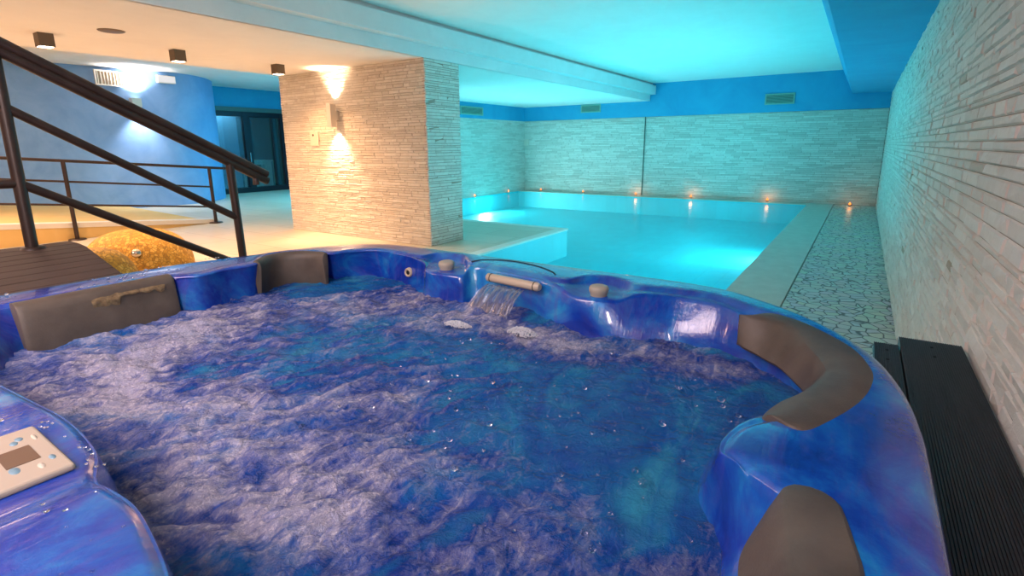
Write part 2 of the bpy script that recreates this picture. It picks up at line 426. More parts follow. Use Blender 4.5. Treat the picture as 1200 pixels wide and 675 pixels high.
struct(ribbon('wall_left', cc, .0, 3.2, 'blue_plaster', .3))
def rampz(y): return max(.0, .092*(5.25-y))
vs, fs = [], []                         # sloping ramp floor with an ochre riser
ys = [5.3, 5.0, 4, 3, 2, 1, 0, -1.5, -3.5]
for y in ys:
    z = rampz(y)
    vs += [(-10.3, y, 0), (-10.3, y, z), (-14.9, y, z+.10), (-14.9, y, 0)]
for i in range(len(ys)-1):
    a, b = 4*i, 4*i+4
    fs += [(a, a+1, b+1, b), (a+1, a+2, b+2, b+1), (a+2, a+3, b+3, b+2)]
fs += [(0, 3, 2, 1)]
struct(mesh('floor_ramp', vs, fs, 'yellow_plinth'))
vs, fs = [], []
for y in ys:
    z = rampz(y)+.005; vs += [(-10.27, y, z-.015), (-10.27, y, z+.06), (-10.5, y, z+.06), (-10.5, y, z-.015)]
for i in range(len(ys)-1):
    a, b = 4*i, 4*i+4
    for k in range(4): fs.append((a+k, a+(k+1) % 4, b+(k+1) % 4, b+k))
fs += [(0, 1, 2, 3)]
struct(mesh('trim_7', vs, fs, 'white_stone_trim'))
# back wall with the glazed door
XD = -16.35
bm = bmesh.new()
box(bm, (XD-.2, 6.5, 2.62), (XD, 11.8, 3.2)); box(bm, (XD-.2, 11.0, 0), (XD, 11.8, 2.62)); box(bm, (XD-.2, 6.5, 0), (XD, 8.3, 2.62))
struct(fromb('wall_back_left', bm, 'blue_paint'))
struct(boxo('wall_lounge_far', (-17, 11.5, 0), (XA-.3, 11.7, 3.2), 'blue_paint'))
struct(boxo('wall_behind_camera', (-17, -3.7, 0), (XR+.4, -3.5, 3.3), 'wall_dark'))
struct(boxo('wall_outer_left', (-18.4, -3.7, 0), (-18.2, 12, 3.3), 'wall_dark'))
d = empty('door_1', (XD, 9.6, 0), None, None); struct(d); del d
D = bpy.data.objects['door_1']
bm = bmesh.new()
for a, b in (((-.14, -1.3, 2.5), (.05, 1.4, 2.62)), ((-.14, 1.26, 0), (.05, 1.4, 2.5)), ((-.14, -1.3, 0), (.05, -1.18, 2.5)), ((-.14, -1.18, 0), (.05, 1.26, .16)), ((-.10, -.02, .16), (.04, .2, 2.5)), ((-.10, -1.18, 2.35), (.03, 1.26, 2.5)), ((-.10, .95, .16), (.0, 1.0, 2.35))): box(bm, a, b)
fromb('door_frame', bm, 'door_frame', D, bevel=.006)
boxo('door_head', (-.02, -1.3, 2.5), (.07, 1.4, 2.63), 'door_head', D, .005)
boxo('glass_pane', (-.06, -1.18, .16), (-.045, -.02, 2.35), 'dark_glass', D)
boxo('glass_pane', (-.06, .2, .16), (-.045, .95, 2.35), 'dark_glass', D)
boxo('glass_pane', (-.06, 1.0, .16), (-.045, 1.26, 2.35), 'dark_glass', D)
boxo('door_handle', (.04, .08, .95), (.07, .11, 1.25), 'steel', D, .005)
bm = bmesh.new(); box(bm, (XD-1.2, 8.1, -.02), (XD-1.1, 11.2, 2.9))
struct(fromb('wall_behind_door', bm, 'interior_dark'))
struct(boxo('teal_reflection_panel', (XD-1.09, 8.1, 0), (XD-1.0, 9.95, 2.9), 'blue_plaster'))  # added teal panel, stands in for the pool's reflection in the left pane
cb = empty('cabinet', (XD-.72, 10.35, 0), 'pale low cabinet standing behind the dark glass door', 'cabinet')
boxo('body', (-.2, -.4, 0), (.2, .4, .95), 'interior_pale', cb, .01); boxo('drawer_front', (.2, -.34, .5), (.215, .0, .85), 'interior_dark', cb, .003)
boxo('worktop', (-.22, -.43, .95), (.23, .43, .99), 'interior_pale', cb, .005)
struct(boxo('floor_behind_door', (XD-1.2, 8.1, -.1), (XD-.2, 11.2, 0), 'floor_tile'))

# ------------------------------------------------------------------ small fittings of the room
def vent(loc, w, h, rz, label, frame, dark, nslat, vertical, cat='vent', group=None):
    """grille facing local -Y"""
    v = empty('air_vent', loc, label, cat, group, rz); t = .03
    bm = bmesh.new()
    for a, b in (((-w/2, -.03, h/2-t), (w/2, 0, h/2)), ((-w/2, -.03, -h/2), (w/2, 0, -h/2+t)), ((-w/2, -.03, -h/2+t), (-w/2+t, 0, h/2-t)), ((w/2-t, -.03, -h/2+t), (w/2, 0, h/2-t))): box(bm, a, b)
    fromb('vent_frame', bm, frame, v, bevel=.004)
    boxo('back_plate', (-w/2+t, -.006, -h/2+t), (w/2-t, -.001, h/2-t), dark, v)
    for k in range(nslat):
        if vertical:
            x = -w/2+t+(w-2*t)*(k+.5)/nslat; boxo('slat', (x-.008, -.024, -h/2+t), (x+.008, -.008, h/2-t), frame, v)
        else:
            z = -h/2+t+(h-2*t)*(k+.5)/nslat; boxo('slat', (-w/2+t, -.024, z-.006), (w/2-t, -.008, z+.006), frame, v)
    return v
vent((-1.83, YF-.013, 2.44), .64, .25, 0, 'wide green grille on the blue band above the right half of the far wall', 'vent_green', 'vent_shadow', 7, False, group='pool hall grilles')
vent((-6.74, YF-.013, 2.43), .62, .22, 0, 'pale grille on the blue band just left of the beam end', 'vent_green', 'vent_shadow', 6, False, group='pool hall grilles')
vent((XA+.013, 11.75, 2.33), 1.0, .22, PI/2, 'dim green grille on the blue band of the alcove side wall, beside the stone pillar', 'vent_green', 'vent_shadow', 6, False, group='pool hall grilles')
vent((-14.45, 5.62, 2.955), 1.0, .33, PI/2+.18, 'white-framed slatted grille high on the curved blue wall', 'vent_white', 'vent_dark', 14, True)
e = empty('emergency_light', (-14.27, 6.55, 3.02), 'small white oblong emergency light high on the curved blue wall', 'light', rz=PI/2+.05)
boxo('housing', (-.21, -.06, -.09), (.21, .02, .09), 'vent_white', e, .012); boxo('diffuser', (-.19, -.075, -.07), (.19, -.058, .07), 'exit_box', e, .006)

def spotcube(loc, label):
    s = empty('ceiling_spotlight', loc, label, 'lamp', 'cube spotlights on the low ceiling')
    bm = bmesh.new(); r = .065; h = .13
    for a, b in (((-r, -r, -h), (-r+.008, r, 0)), ((r-.008, -r, -h), (r, r, 0)), ((-r+.008, -r, -h), (r-.008, -r+.008, 0)), ((-r+.008, r-.008, -h), (r-.008, r, 0)), ((-r+.008, -r+.008, -.03), (r-.008, r-.008, 0))): box(bm, a, b)
    fromb('housing', bm, 'lamp_body', s, bevel=.002)
    boxo('bulb_face', (-r+.012, -r+.012, -h-.002), (r-.012, r-.012, -h+.012), 'lamp_glow', s)
    return s
sp = spotcube((-7.1, 2.16, ZL), 'brown cube spotlight on the low ceiling, nearest of three, above the handrail')
dup(sp, (-7.02, 3.40, ZL), 'brown cube spotlight on the low ceiling, middle of three, above the blue curved wall')
dup(sp, (-7.1, 4.78, ZL), 'brown cube spotlight on the low ceiling, last of three, closest to the stone pillar')
o = lathe('ceiling_speaker', [(0, -.012), (.08, -.012), (.1, -.010), (.112, -.006), (.118, 0)], 'lamp_body', loc=(-6.4, 2.5, ZL))
tag(o, 'round brown flush disc in the low ceiling between two cube spotlights', 'speaker')

# up/down wall light on the pillar
s = empty('wall_lamp', (-6.84, CY0-.02, 1.87), 'pale oblong up-and-down wall lamp on the lit stone pillar', 'lamp')
bm = bmesh.new()
for a, b in (((-.05, -.15, -.17), (-.04, -.05, .17)), ((.04, -.15, -.17), (.05, -.05, .17)), ((-.04, -.15, -.17), (.04, -.14, .17)), ((-.04, -.06, -.17), (.04, -.05, .17))): box(bm, a, b)
fromb('shade', bm, 'sconce_body', s, bevel=.003)
boxo('bracket', (-.03, -.05, -.07), (.05, .01, .07), 'sconce_body', s, .004)
boxo('bulb_face', (-.036, -.136, .13), (.036, -.064, .14), 'sconce_glow', s); boxo('bulb_face', (-.036, -.136, -.14), (.036, -.064, -.13), 'sconce_glow', s)
s = empty('wall_lamp', (-14.40, 5.85, 2.45), 'small square up-and-down wall lamp on the curved blue wall behind the handrail', 'lamp', rz=PI/2)
bm = bmesh.new()
for a, b in (((-.10, -.16, -.10), (-.085, 0, .10)), ((.085, -.16, -.10), (.10, 0, .10)), ((-.085, -.16, -.10), (.085, -.145, .10)), ((-.085, -.015, -.1), (.085, .0, .1))): box(bm, a, b)
fromb('shade', bm, 'sconce_body', s, bevel=.003); boxo('bracket', (-.05, 0, -.05), (.05, .1, .05), 'sconce_body', s)
boxo('bulb_face', (-.08, -.14, .06), (.08, -.02, .07), 'sconce_glow', s); boxo('bulb_face', (-.08, -.14, -.07), (.08, -.02, -.06), 'sconce_glow', s)
s = empty('wall_switch', (-7.42, CY0-.02, 1.53), 'square pale switch plate on the stone pillar, left of the wall lamp', 'switch')
boxo('plate', (-.10, -.012, -.11), (.10, .01, .11), 'switch_plate', s, .006); b_ = lathe('button', [(0, .0), (.02, .0), (.022, -.012)], 'lamp_body', s, 20, (-.02, -.014, .06)); b_.rotation_euler = (PI/2, 0, 0)
s = empty('switch_box', (-8.95, YF-.02, 1.5), 'small pale square box on the far stone wall near its left corner', 'switch')
boxo('plate', (-.12, -.02, -.1), (.12, .01, .1), 'switch_plate', s, .006); boxo('cover', (-.08, -.03, -.06), (.08, -.018, .06), 'switch_plate', s, .004)
o = tubeo('cable', [(-5.1, YF-.022, ZB), (-5.1, YF-.024, 1.2), (-5.11, YF-.022, .02)], .012, 'vent_shadow')
tag(o, 'thin dark vertical cable down the far stone wall', 'cable')

# tea lights along the far wall
def tealight(loc, label):
    c = empty('tea_light', loc, label, 'candle', 'tea lights along the pool edge')
    lathe('cup', [(0, 0), (.028, 0), (.036, .045), (.033, .045), (.03, .02), (0, .02)], 'candle_wax', c, 16)
    lathe('flame', [(0, .02), (.016, .03), (.021, .05), (.014, .075), (.0, .1)], 'flame', c, 12)
    return c
tl = [(-.14, 14.15), (-1.86, 14.32), (-3.7, 14.32), (-5.22, 14.32), (-6.85, 14.32), (-8.3, 14.32), (-8.9, 13.4), (-8.9, 11.7)]
where = ['glowing tea light on the paving by the right wall, brightest of the row', 'glowing tea light by the far wall, first one left of the coping corner', 'glowing tea light by the far wall below the middle of the bare stone panel', 'glowing tea light at the foot of the thin vertical cable', 'tiny tea light by the far wall, first left of the cable', 'tiny tea light by the far wall, second left of the cable', 'tiny tea light at the alcove side wall, second from the stone pillar', 'tiny tea light at the alcove side wall, nearest to the stone pillar']
t0 = tealight((*tl[0], .0), where[0])
for p, wq in zip(tl[1:], where[1:]): dup(t0, (*p, .002), wq)

# ------------------------------------------------------------------ timber platform, stairs, boards
pf = empty('timber_platform', (-3.0, .2, 0), 'brown timber platform with board joints at the left edge of the hot tub', 'platform')
ang = math.atan2(-.165, .82)
bm = bmesh.new(); x = -3.44
while x < -2.28:
    x1 = min(x+.135, -2.27); f = lambda xx: .99 - (xx+3.25)*.19 if xx > -3.25 else .99
    for side in (0,):
        vs = [bm.verts.new(p) for p in ((x+.004-(-3.0), -1.9, .90), (x1-.004+3.0, -1.9, .90), (x1-.004+3.0, f(x1)-.2, .90), (x+.004+3.0, f(x)-.2, .90))]
        vt = [bm.verts.new((p.co.x, p.co.y, .93)) for p in vs]
        bm.faces.new(vs[::-1]); bm.faces.new(vt)
        for k in range(4): bm.faces.new((vs[k], vs[(k+1) % 4], vt[(k+1) % 4], vt[k]))
    x = x1
fromb('decking', bm, 'deck_wood', pf, bevel=.004)
bm = bmesh.new(); box(bm, (-.42, -1.85, 0), (.64, .55, .895)); fromb('frame', bm, 'dark_gap', pf)
for k in range(3):
    z = .66-.22*k; boxo('step', (-.28, .72+.28*k, z-.04), (.35, 1.0+.28*k, z), 'deck_wood', pf, .004)
bm = bmesh.new(); box(bm, (-.25, .6, 0), (.30, .95, .6)); box(bm, (-.25, .95, 0), (.30, 1.25, .38)); box(bm, (-.25, 1.25, 0), (.3, 1.52, .17)); fromb('stringer', bm, 'dark_gap', pf)

def boardx(name, x0, x1, y0, y1, label):
    b = empty(name, ((x0+x1)/2, (y0+y1)/2, .75), label, 'board', 'ribbed boards beside the tub'); w = x1-x0; L = (y1-y0)/2
    bm = bmesh.new(); n = max(4, int(w/.0055)); s = w/n
    pr = [(-w/2, -.028)]
    for k in range(n):
        a = -w/2+k*s; pr += [(a+s*.12, 0), (a+s*.62, 0), (a+s*.74, -.002), (a+s*.98, -.002)]
    pr += [(w/2, -.028)]
    A = [bm.verts.new((a, -L, z)) for a, z in pr]; B = [bm.verts.new((a, L, z)) for a, z in pr]
    for k in range(len(pr)): bm.faces.new((A[k], A[(k+1) % len(pr)], B[(k+1) % len(pr)], B[k]))
    bm.faces.new(A[::-1]); bm.faces.new(B); fromb('ribbed_plank', bm, 'black_board', b)
    for yy in (-L+.03, 0, L-.03): boxo('support', (-w/2+.005, yy-.02, -.75), (w/2-.005, yy+.02, -.029), 'dark_gap', b)
    for yy in (L-.07, L-.16): lathe('screw', [(0, .002), (.004, .002), (.005, 0)], 'dark_gap', b, 10).location = (0, yy, .0)
    return b
boardx('decking_board', .10, .168, -1.0, 2.06, 'narrow black ribbed board tight against the outer side of the hot tub')
boardx('decking_board', .172, .34, -1.0, 2.16, 'wide black ribbed board between the hot tub and the right stone wall')

# handrail of the stairs
hr = empty('stair_railing', (-3.3, .805, .93), 'dark brown metal stair railing sloping down beside the hot tub', 'railing')
def L3(y, z): return (0, y-.805, z-.93)
def rail(name, z_at, y0, y1, r, dz=0):
    return tubeo(name, [L3(y0, z_at(y0)+dz), L3((y0+y1)/2, z_at((y0+y1)/2)+dz), L3(y1, z_at(y1)+dz)], r, 'brown_metal', hr)
top = lambda y: 1.852+(y-.84)*(1.212-1.852)/(2.05-.84)
mid = lambda y: 1.591+(y-.807)*(.965-1.591)/(1.825-.807)
low = lambda y: 1.245+(y-.803)*(.741-1.245)/(1.67-.803)
for dz_ in (.019, -.024):
    tubeo('handrail', [L3(-1.75, top(.66)+dz_), L3(.66, top(.66)+dz_), L3(.72, top(.72)+dz_), L3(2.06, top(2.06)+dz_)], .025, 'brown_metal', hr)
boxo('handrail_core', L3(0, 0), L3(0, 0), 'dark_gap', hr) if False else tubeo('handrail_core', [L3(.25, top(.25)), L3(2.03, top(2.03))], .014, 'dark_gap', hr)
rail('rail_bar', mid, .807, 1.825, .0215); rail('rail_bar', low, .803, 1.83, .0215)
rail('rail_bar', lambda y: 1.591, -1.72, .80, .0215); rail('rail_bar', lambda y: 1.245, -1.72, .80, .0215)
tubeo('post', [L3(-1.72, .93), L3(-1.72, 1.5), L3(-1.72, top(.66)-.03)], .026, 'brown_metal', hr)
tubeo('post', [L3(.802, .93), L3(.807, 1.5), L3(.81, top(.81)-.03)], .026, 'brown_metal', hr)
tubeo('post', [L3(1.835, .22), L3(1.83, .8), L3(1.818, top(1.818)-.03)], .024, 'brown_metal', hr)
lathe('base_flange', [(.0, .012), (.045, .012), (.05, 0)], 'brown_metal', hr, 20)
lathe('handrail_end', [(.0, .02), (.018, .018), (.02, .0), (.02, -.03)], 'brown_metal', hr, 14).location = L3(1.98, top(1.98)-.055)

# ramp railing further back
rr = empty('ramp_railing', (-10.22, 3.05, 0), 'thin brown railing in front of the curved blue wall', 'railing')
f = lambda y, z0, s: z0-(y-2.36)*s
def R3(y, z): return (0, y-3.05, z)
for z0, s, y1 in ((1.288, .085, 5.72), (.985, .104, 5.24), (.63, .112, 5.24)):
    tubeo('rail_bar', [R3(0, f(0, z0, s)), R3(2.6, f(2.6, z0, s)), R3(y1, f(y1, z0, s))], .024 if z0 > 1 else .017, 'brown_metal', rr, 10)
for y in (.9, 3.05, 5.23): tubeo('post', [R3(y, 0), R3(y, .6), R3(y, f(y, 1.288, .085))], .03, 'brown_metal', rr, 10)
for y in (3.05, 5.23): lathe('base_flange', [(0, .02), (.11, .02), (.12, 0)], 'brown_metal', rr, 16).location = R3(y, 0)

# rounded mosaic basins
def mound(loc, r, h, label, sx=1, sy=1):
    m = empty('mosaic_mound', loc, label, 'bench', 'yellow mosaic mounds')
    pr = [(r*math.cos(a)**.7 if a < PI/2-.001 else 0, h*math.sin(a)**.85 if a > 0 else 0) for a in (PI/2*k/18 for k in range(19))]
    lathe('dome', pr, 'yellow_mosaic', m, 48, sx=sx, sy=sy); return m
m1 = mound((-7.05, 2.66, 0), .56, .47, 'large rounded yellow mosaic mound with a metal knob, behind the stair railing')
d = lathe('metal_knob', [(0, .05), (.035, .045), (.05, .02), (.05, -.02)], 'steel', m1, 24)
d.location = (.47, -.20, .27); d.rotation_euler = (0, math.radians(65), math.radians(-23))
mound((-5.55, 1.72, 0), .36, .55, 'yellow mosaic mound partly behind the timber platform corner')
mound((-5.40, 2.25, 0), .17, .31, 'small yellow mosaic mound peeking over the tub rim')

# ------------------------------------------------------------------ HOT TUB
tub = empty('hot_tub', (0, 0, 0), 'marbled blue acrylic hot tub full of bubbling water in the foreground', 'hot tub')
ZR, WZ = .95, .82
# outer (x,y) | lip (x,y) | shelf (x,y,z) or None | water line (x,y) | rim height offset
ST = [
 ((-2.24,-.05),(-1.85,.225),None,(-1.80,.30),0),
 ((-2.25,.15),(-2.00,.30),None,(-1.93,.36),0),
 ((-2.25,.36),(-2.08,.40),None,(-2.03,.44),0),
 ((-2.25,.60),(-2.075,.60),None,(-2.05,.60),0),
 ((-2.25,.80),(-2.07,.80),None,(-2.05,.80),0),
 ((-2.247,.88),(-2.01,.875),None,(-2.01,.88),0),
 ((-2.24,.96),(-1.965,.93),None,(-1.99,.95),0),
 ((-2.22,1.05),(-1.985,1.03),None,(-2.01,1.05),0),
 ((-2.19,1.15),(-1.975,1.145),None,(-2.01,1.16),0),
 ((-2.16,1.25),(-2.07,1.235),None,(-2.10,1.235),0),
 ((-2.12,1.38),(-2.09,1.32),None,(-2.12,1.34),0),
 ((-2.06,1.53),(-2.00,1.42),None,(-2.06,1.44),0),
 ((-1.99,1.63),(-1.89,1.44),None,(-1.95,1.47),0),
 ((-1.91,1.70),(-1.86,1.52),None,(-1.89,1.56),0),
 ((-1.80,1.745),(-1.78,1.60),None,(-1.80,1.62),0),
 ((-1.66,1.757),(-1.66,1.615),None,(-1.66,1.60),0),
 ((-1.57,1.76),(-1.57,1.60),None,(-1.56,1.58),0),
 ((-1.51,1.76),(-1.51,1.60),(-1.44,1.545,.938),(-1.45,1.53),0),
 ((-1.475,1.76),(-1.49,1.665),(-1.40,1.51,.922),(-1.40,1.505),0),
 ((-1.42,1.76),(-1.43,1.69),(-1.34,1.495,.922),(-1.34,1.49),0),
 ((-1.34,1.76),(-1.36,1.69),(-1.27,1.50,.922),(-1.27,1.495),0),
 ((-1.29,1.76),(-1.30,1.645),(-1.225,1.52,.922),(-1.22,1.51),0),
 ((-1.24,1.76),(-1.25,1.605),(-1.22,1.57,.942),(-1.20,1.55),0),
 ((-1.17,1.76),(-1.17,1.60),(-1.17,1.585,.94),(-1.16,1.57),0),
 ((-1.05,1.76),(-1.05,1.585),(-1.05,1.57,.94),(-1.05,1.56),0),
 ((-.93,1.76),(-.93,1.565),(-.93,1.55,.94),(-.92,1.54),0),
 ((-.85,1.76),(-.85,1.55),(-.85,1.53,.94),(-.85,1.50),0),
 ((-.80,1.76),(-.80,1.56),(-.79,1.50,.938),(-.78,1.47),0),
 ((-.755,1.76),(-.765,1.64),(-.73,1.475,.925),(-.72,1.455),0),
 ((-.69,1.76),(-.69,1.67),(-.66,1.48,.925),(-.65,1.455),0),
 ((-.62,1.76),(-.62,1.645),(-.59,1.51,.925),(-.58,1.47),0),
 ((-.56,1.76),(-.56,1.61),(-.54,1.56,.938),(-.52,1.49),0),
 ((-.44,1.757),(-.44,1.635),(-.44,1.60,.935),(-.42,1.53),0),
 ((-.31,1.73),(-.31,1.62),(-.31,1.585,.935),(-.30,1.53),0),
 ((-.19,1.66),(-.215,1.56),(-.23,1.53,.925),(-.23,1.50),0),
 ((-.07,1.56),(-.11,1.495),(-.12,1.43,.875),(-.135,1.435),0),
 ((.02,1.445),(-.03,1.39),(-.05,1.33,.875),(-.06,1.345),0),
 ((.085,1.31),(.01,1.26),(-.035,1.22,.875),(-.058,1.25),0),
 ((.122,1.16),(.01,1.14),(-.055,1.14,.875),(-.10,1.18),0),
 ((.136,1.02),(-.02,1.02),(-.085,1.05,.885),(-.15,1.09),0),
 ((.138,.93),(-.07,.925),(-.10,.95,.935),(-.172,.99),0),
 ((.138,.86),(-.115,.86),(-.13,.865,.94),(-.178,.90),0),
 ((.138,.79),(-.125,.785),(-.135,.785,.94),(-.17,.83),0),
 ((.138,.735),(-.085,.74),None,(-.13,.765),0),
 ((.138,.66),(-.01,.675),(-.045,.675,.87),(-.10,.69),0),
 ((.138,.55),(.0,.56),(-.045,.56,.86),(-.10,.57),0),
 ((.138,.42),(-.01,.43),(-.045,.43,.87),(-.10,.44),0),
 ((.138,.20),(-.09,.29),None,(-.13,.32),0),
 ((.10,-.05),(-.20,.20),None,(-.23,.24),.0),
 ((-.05,-.22),(-.34,.165),None,(-.35,.20),.01),
 ((-.30,-.25),(-.48,.165),None,(-.48,.20),.018),
 ((-.56,-.25),(-.60,.195),None,(-.60,.225),.018),
 ((-.70,-.25),(-.71,.215),None,(-.71,.245),.018),
 ((-.80,-.25),(-.785,.215),None,(-.79,.245),.016),
 ((-.87,-.25),(-.85,.218),None,(-.85,.25),.004),
 ((-.97,-.25),(-.95,.25),None,(-.95,.28),0),
 ((-1.11,-.25),(-1.10,.262),None,(-1.10,.29),0),
 ((-1.26,-.25),(-1.25,.252),None,(-1.25,.285),0),
 ((-1.48,-.25),(-1.45,.235),None,(-1.45,.28),0),
 ((-1.80,-.25),(-1.65,.225),None,(-1.64,.28),0),
 ((-2.08,-.19),(-1.76,.22),None,(-1.74,.285),0),
]
rows = []
for O, Lp, S, W, dz in ST:
    if S is None:
        sx, sy, sz = Lp[0]*.8+W[0]*.2, Lp[1]*.8+W[1]*.2, ZR+dz-.010
    else: sx, sy, sz = S
    rows.append((O[0], O[1], Lp[0], Lp[1], sx, sy, sz, W[0], W[1], dz))
def catN(P, sub):
    out = []; n = len(P)
    for i in range(n):
        a, b, c, d = (P[(i-1) % n], P[i], P[(i+1) % n], P[(i+2) % n])
        for s in range(sub):
            t = s/sub
            out.append([.5*((2*q)+(r-p)*t+(2*p-5*q+4*r-u)*t*t+(3*q-p-3*r+u)*t**3) for p, q, r, u in zip(a, b, c, d)])
    return out
SS = catN(rows, 14); cen = Vector((-1.05, .9))
def toward(p, d):
    v = cen-p; L = v.length; return p+v/L*min(d, L)
rings = []
for r in SS:
    O, Lp, S, W = Vector(r[0:2]), Vector(r[2:4]), Vector(r[4:6]), Vector(r[7:9]); sz = r[6]; zr = ZR+r[9]
    inn = (Lp-O).normalized(); fl = (S-Lp); fll = max(fl.length, .004); fd = fl/fll
    pts = [(O+inn*.01, .80), (O+inn*.002, .84), (O, .90), (O+inn*.002, .932), (O+inn*.010, .945), (O+inn*.022, .950), (O.lerp(Lp, .35), zr*.5+.95*.5+.001), (O.lerp(Lp, .7), zr+.001),
           (Lp-inn*.016, zr), (Lp-inn*.005, zr-.003), (Lp, zr-.009)]
    h = (zr-.009)-sz
    pts += [(Lp+fd*min(.012, fll*.3), zr-.009-h*.75), (Lp+fd*min(.028, fll*.55), sz), (S-fd*min(.012, fll*.2), sz), (S-fd*min(.003, fll*.1), sz-.003), (S+fd*.002, sz-.012)]
    pts += [(S.lerp(W, .55), sz*.5+WZ*.5), (W, WZ), (toward(W, .02), .74), (toward(W, .06), .60), (toward(W, .16), .46), (toward(W, .35), .40), (toward(W, .7), .38)]
    rings.append([(p.x, p.y, z) for p, z in pts])
n, m = len(rings), len(rings[0]); vs = [p for r in rings for p in r]; fs = []
for i in range(n):
    j = (i+1) % n
    for k in range(m-1): fs.append((i*m+k, i*m+k+1, j*m+k+1, j*m+k))
fs.append(tuple(i*m+m-1 for i in range(n)))
sh = mesh('shell', vs, fs, 'acrylic', tub, True)
bm = bmesh.new(); bm.from_mesh(sh.data); bmesh.ops.recalc_face_normals(bm, faces=bm.faces); bm.to_mesh(sh.data); bm.free()
# cabinet skirt under the shell
cab = [(r[0], r[1]) for r in SS[::7]]; vs, fs = [], []
for x, y in cab:
    p = toward(Vector((x, y)), .05); vs += [(p.x, p.y, 0), (p.x, p.y, .84)]
q = len(cab)
for i in range(q): j = (i+1) % q; fs.append((2*i, 2*j, 2*j+1, 2*i+1))
mesh('cabinet_panel', vs, fs, 'cabinet_panel', tub)

# headrests: closed lofts through hand-laid sections
def loft(name, secs, mat, parent, sub=5, label=None):
    k = len(secs[0]); flat = [[c for p in s for c in p] for s in secs]
    out = []
    for i in range(len(flat)-1):
        a, b, c, d = flat[max(i-1, 0)], flat[i], flat[i+1], flat[min(i+2, len(flat)-1)]
        for s in range(sub):
            t = s/sub; out.append([.5*((2*q)+(r-p)*t+(2*p-5*q+4*r-u)*t*t+(3*q-p-3*r+u)*t**3) for p, q, r, u in zip(a, b, c, d)])
    out.append(flat[-1]); vs, fs = [], []
    for r in out: vs += [tuple(r[3*j:3*j+3]) for j in range(k)]
    for i in range(len(out)-1):
        for j in range(k): fs.append((i*k+j, i*k+(j+1) % k, (i+1)*k+(j+1) % k, (i+1)*k+j))
    fs.append(tuple(range(k))[::-1]); fs.append(tuple((len(out)-1)*k+j for j in range(k)))
    o = mesh(name, vs, fs, mat, parent, True)
    bm = bmesh.new(); bm.from_mesh(o.data); bmesh.ops.recalc_face_normals(bm, faces=bm.faces); bm.to_mesh(o.data); bm.free()
    b = o.modifiers.new('b', 'BEVEL'); b.width = .004; b.segments = 3; b.limit_method = 'ANGLE'; b.angle_limit = math.radians(35)
    if label: o['label'] = label
    return o
def padsec(back, front, foot, zt=.957, zf=.79, zb=.90):
    """section from the outer edge over the top and down the front: back/front/foot are (x,y)"""
    B, F, G = Vector(back), Vector(front), Vector(foot)
    P = [(B, zb), (B, zt-.008), (B.lerp(F, .12), zt-.002), (B.lerp(F, .4), zt), (B.lerp(F, .7), zt-.004), (B.lerp(F, .9), zt-.014), (F, zt-.032),
         (F.lerp(G, .5), (zt-.032+zf)/2), (G, zf), (G.lerp(B, .6), zf)]
    return [(p.x, p.y, z) for p, z in P]
h1 = loft('headrest', [padsec((-2.075, y), (-2.005+dx, y), (-1.985+dx, y)) for y, dx in ((.425, -.01), (.44, 0), (.56, .004), (.70, 0), (.84, 0), (.855, -.012))], 'foam_pad', tub, 4, 'long straight grey-brown headrest with a torn top edge')
# torn strip along the front top edge
vs, fs = [], []; nn = 60
for i in range(nn+1):
    y = .60+.22*i/nn; w = .006+.017*abs(noise.noise((y*23, 1, 0)))+(.014 if y < .68 else 0)
    if i in (0, nn): w = .001
    for j in range(5):
        tt = j/4; z = .932-w*1.4+w*2.0*tt; bump = .003*math.sin(PI*tt)+.004*noise.noise((y*60, tt*5, 3))*math.sin(PI*tt)
        x = -2.004+ .0165*(1-(z-.90)/.05 if z > .9 else 1)*.25 + bump - max(0, z-.925)*.9
        vs.append((x+.001, y, z))
for i in range(nn):
    for j in range(4): fs.append((i*5+j, i*5+j+1, i*5+6+j, i*5+5+j))
mesh('torn_edge', vs, fs, 'worn_foam', h1, True)
pts = [((-2.0,1.145),(-1.975,1.165)),((-2.03,1.18),(-1.995,1.19)),((-2.075,1.25),(-2.03,1.245)),((-2.075,1.33),(-2.035,1.30)),((-2.02,1.395),(-1.995,1.355)),((-1.935,1.425),(-1.93,1.385)),((-1.885,1.42),(-1.885,1.39))]
def out(b, f, k): B, F = Vector(b), Vector(f); return tuple(F+(B-F)*k)
loft('headrest', [padsec(b, f, out(b, f, .35), .957, .79) for b, f in pts], 'foam_pad', tub, 5, 'short curved grey headrest in the back left corner')
OUT = [(-.228,1.452),(-.204,1.475),(-.16,1.529),(-.094,1.502),(-.043,1.456),(.03,1.36),(.067,1.245),(.07,1.155),(.049,1.049),(.005,.94),(-.028,.889),(-.07,.905)]
CR = [(-.228,1.452),(-.192,1.452),(-.144,1.450),(-.105,1.419),(-.073,1.375),(-.031,1.271),(-.012,1.205),(-.011,1.163),(-.033,1.073),(-.066,.985),(-.082,.935),(-.088,.915)]
IN = [(-.224,1.440),(-.208,1.425),(-.174,1.402),(-.144,1.375),(-.114,1.35),(-.075,1.285),(-.054,1.242),(-.048,1.21),(-.058,1.16),(-.078,1.07),(-.092,.975),(-.094,.925)]
IZ = [.885,.878,.875,.873,.872,.872,.874,.88,.892,.912,.93,.94]
secs = []
for o_, c_, i_, z_ in zip(OUT, CR, IN, IZ):
    O_, C_, I_ = Vector(o_), Vector(c_), Vector(i_)
    P = [(O_, .935), (O_, .948), (O_.lerp(C_, .15), .954), (O_.lerp(C_, .55), .957), (O_.lerp(C_, .9), .953), (C_.lerp(I_, .12), .946), (C_.lerp(I_, .5), (.944*.5+z_*.5)+.004), (I_, z_), (I_.lerp(C_, .12), z_-.008), (C_, .87)]
    secs.append([(p.x, p.y, z) for p, z in P])
loft('headrest', secs, 'foam_pad', tub, 6, 'large horseshoe-shaped brown headrest in the back right corner')
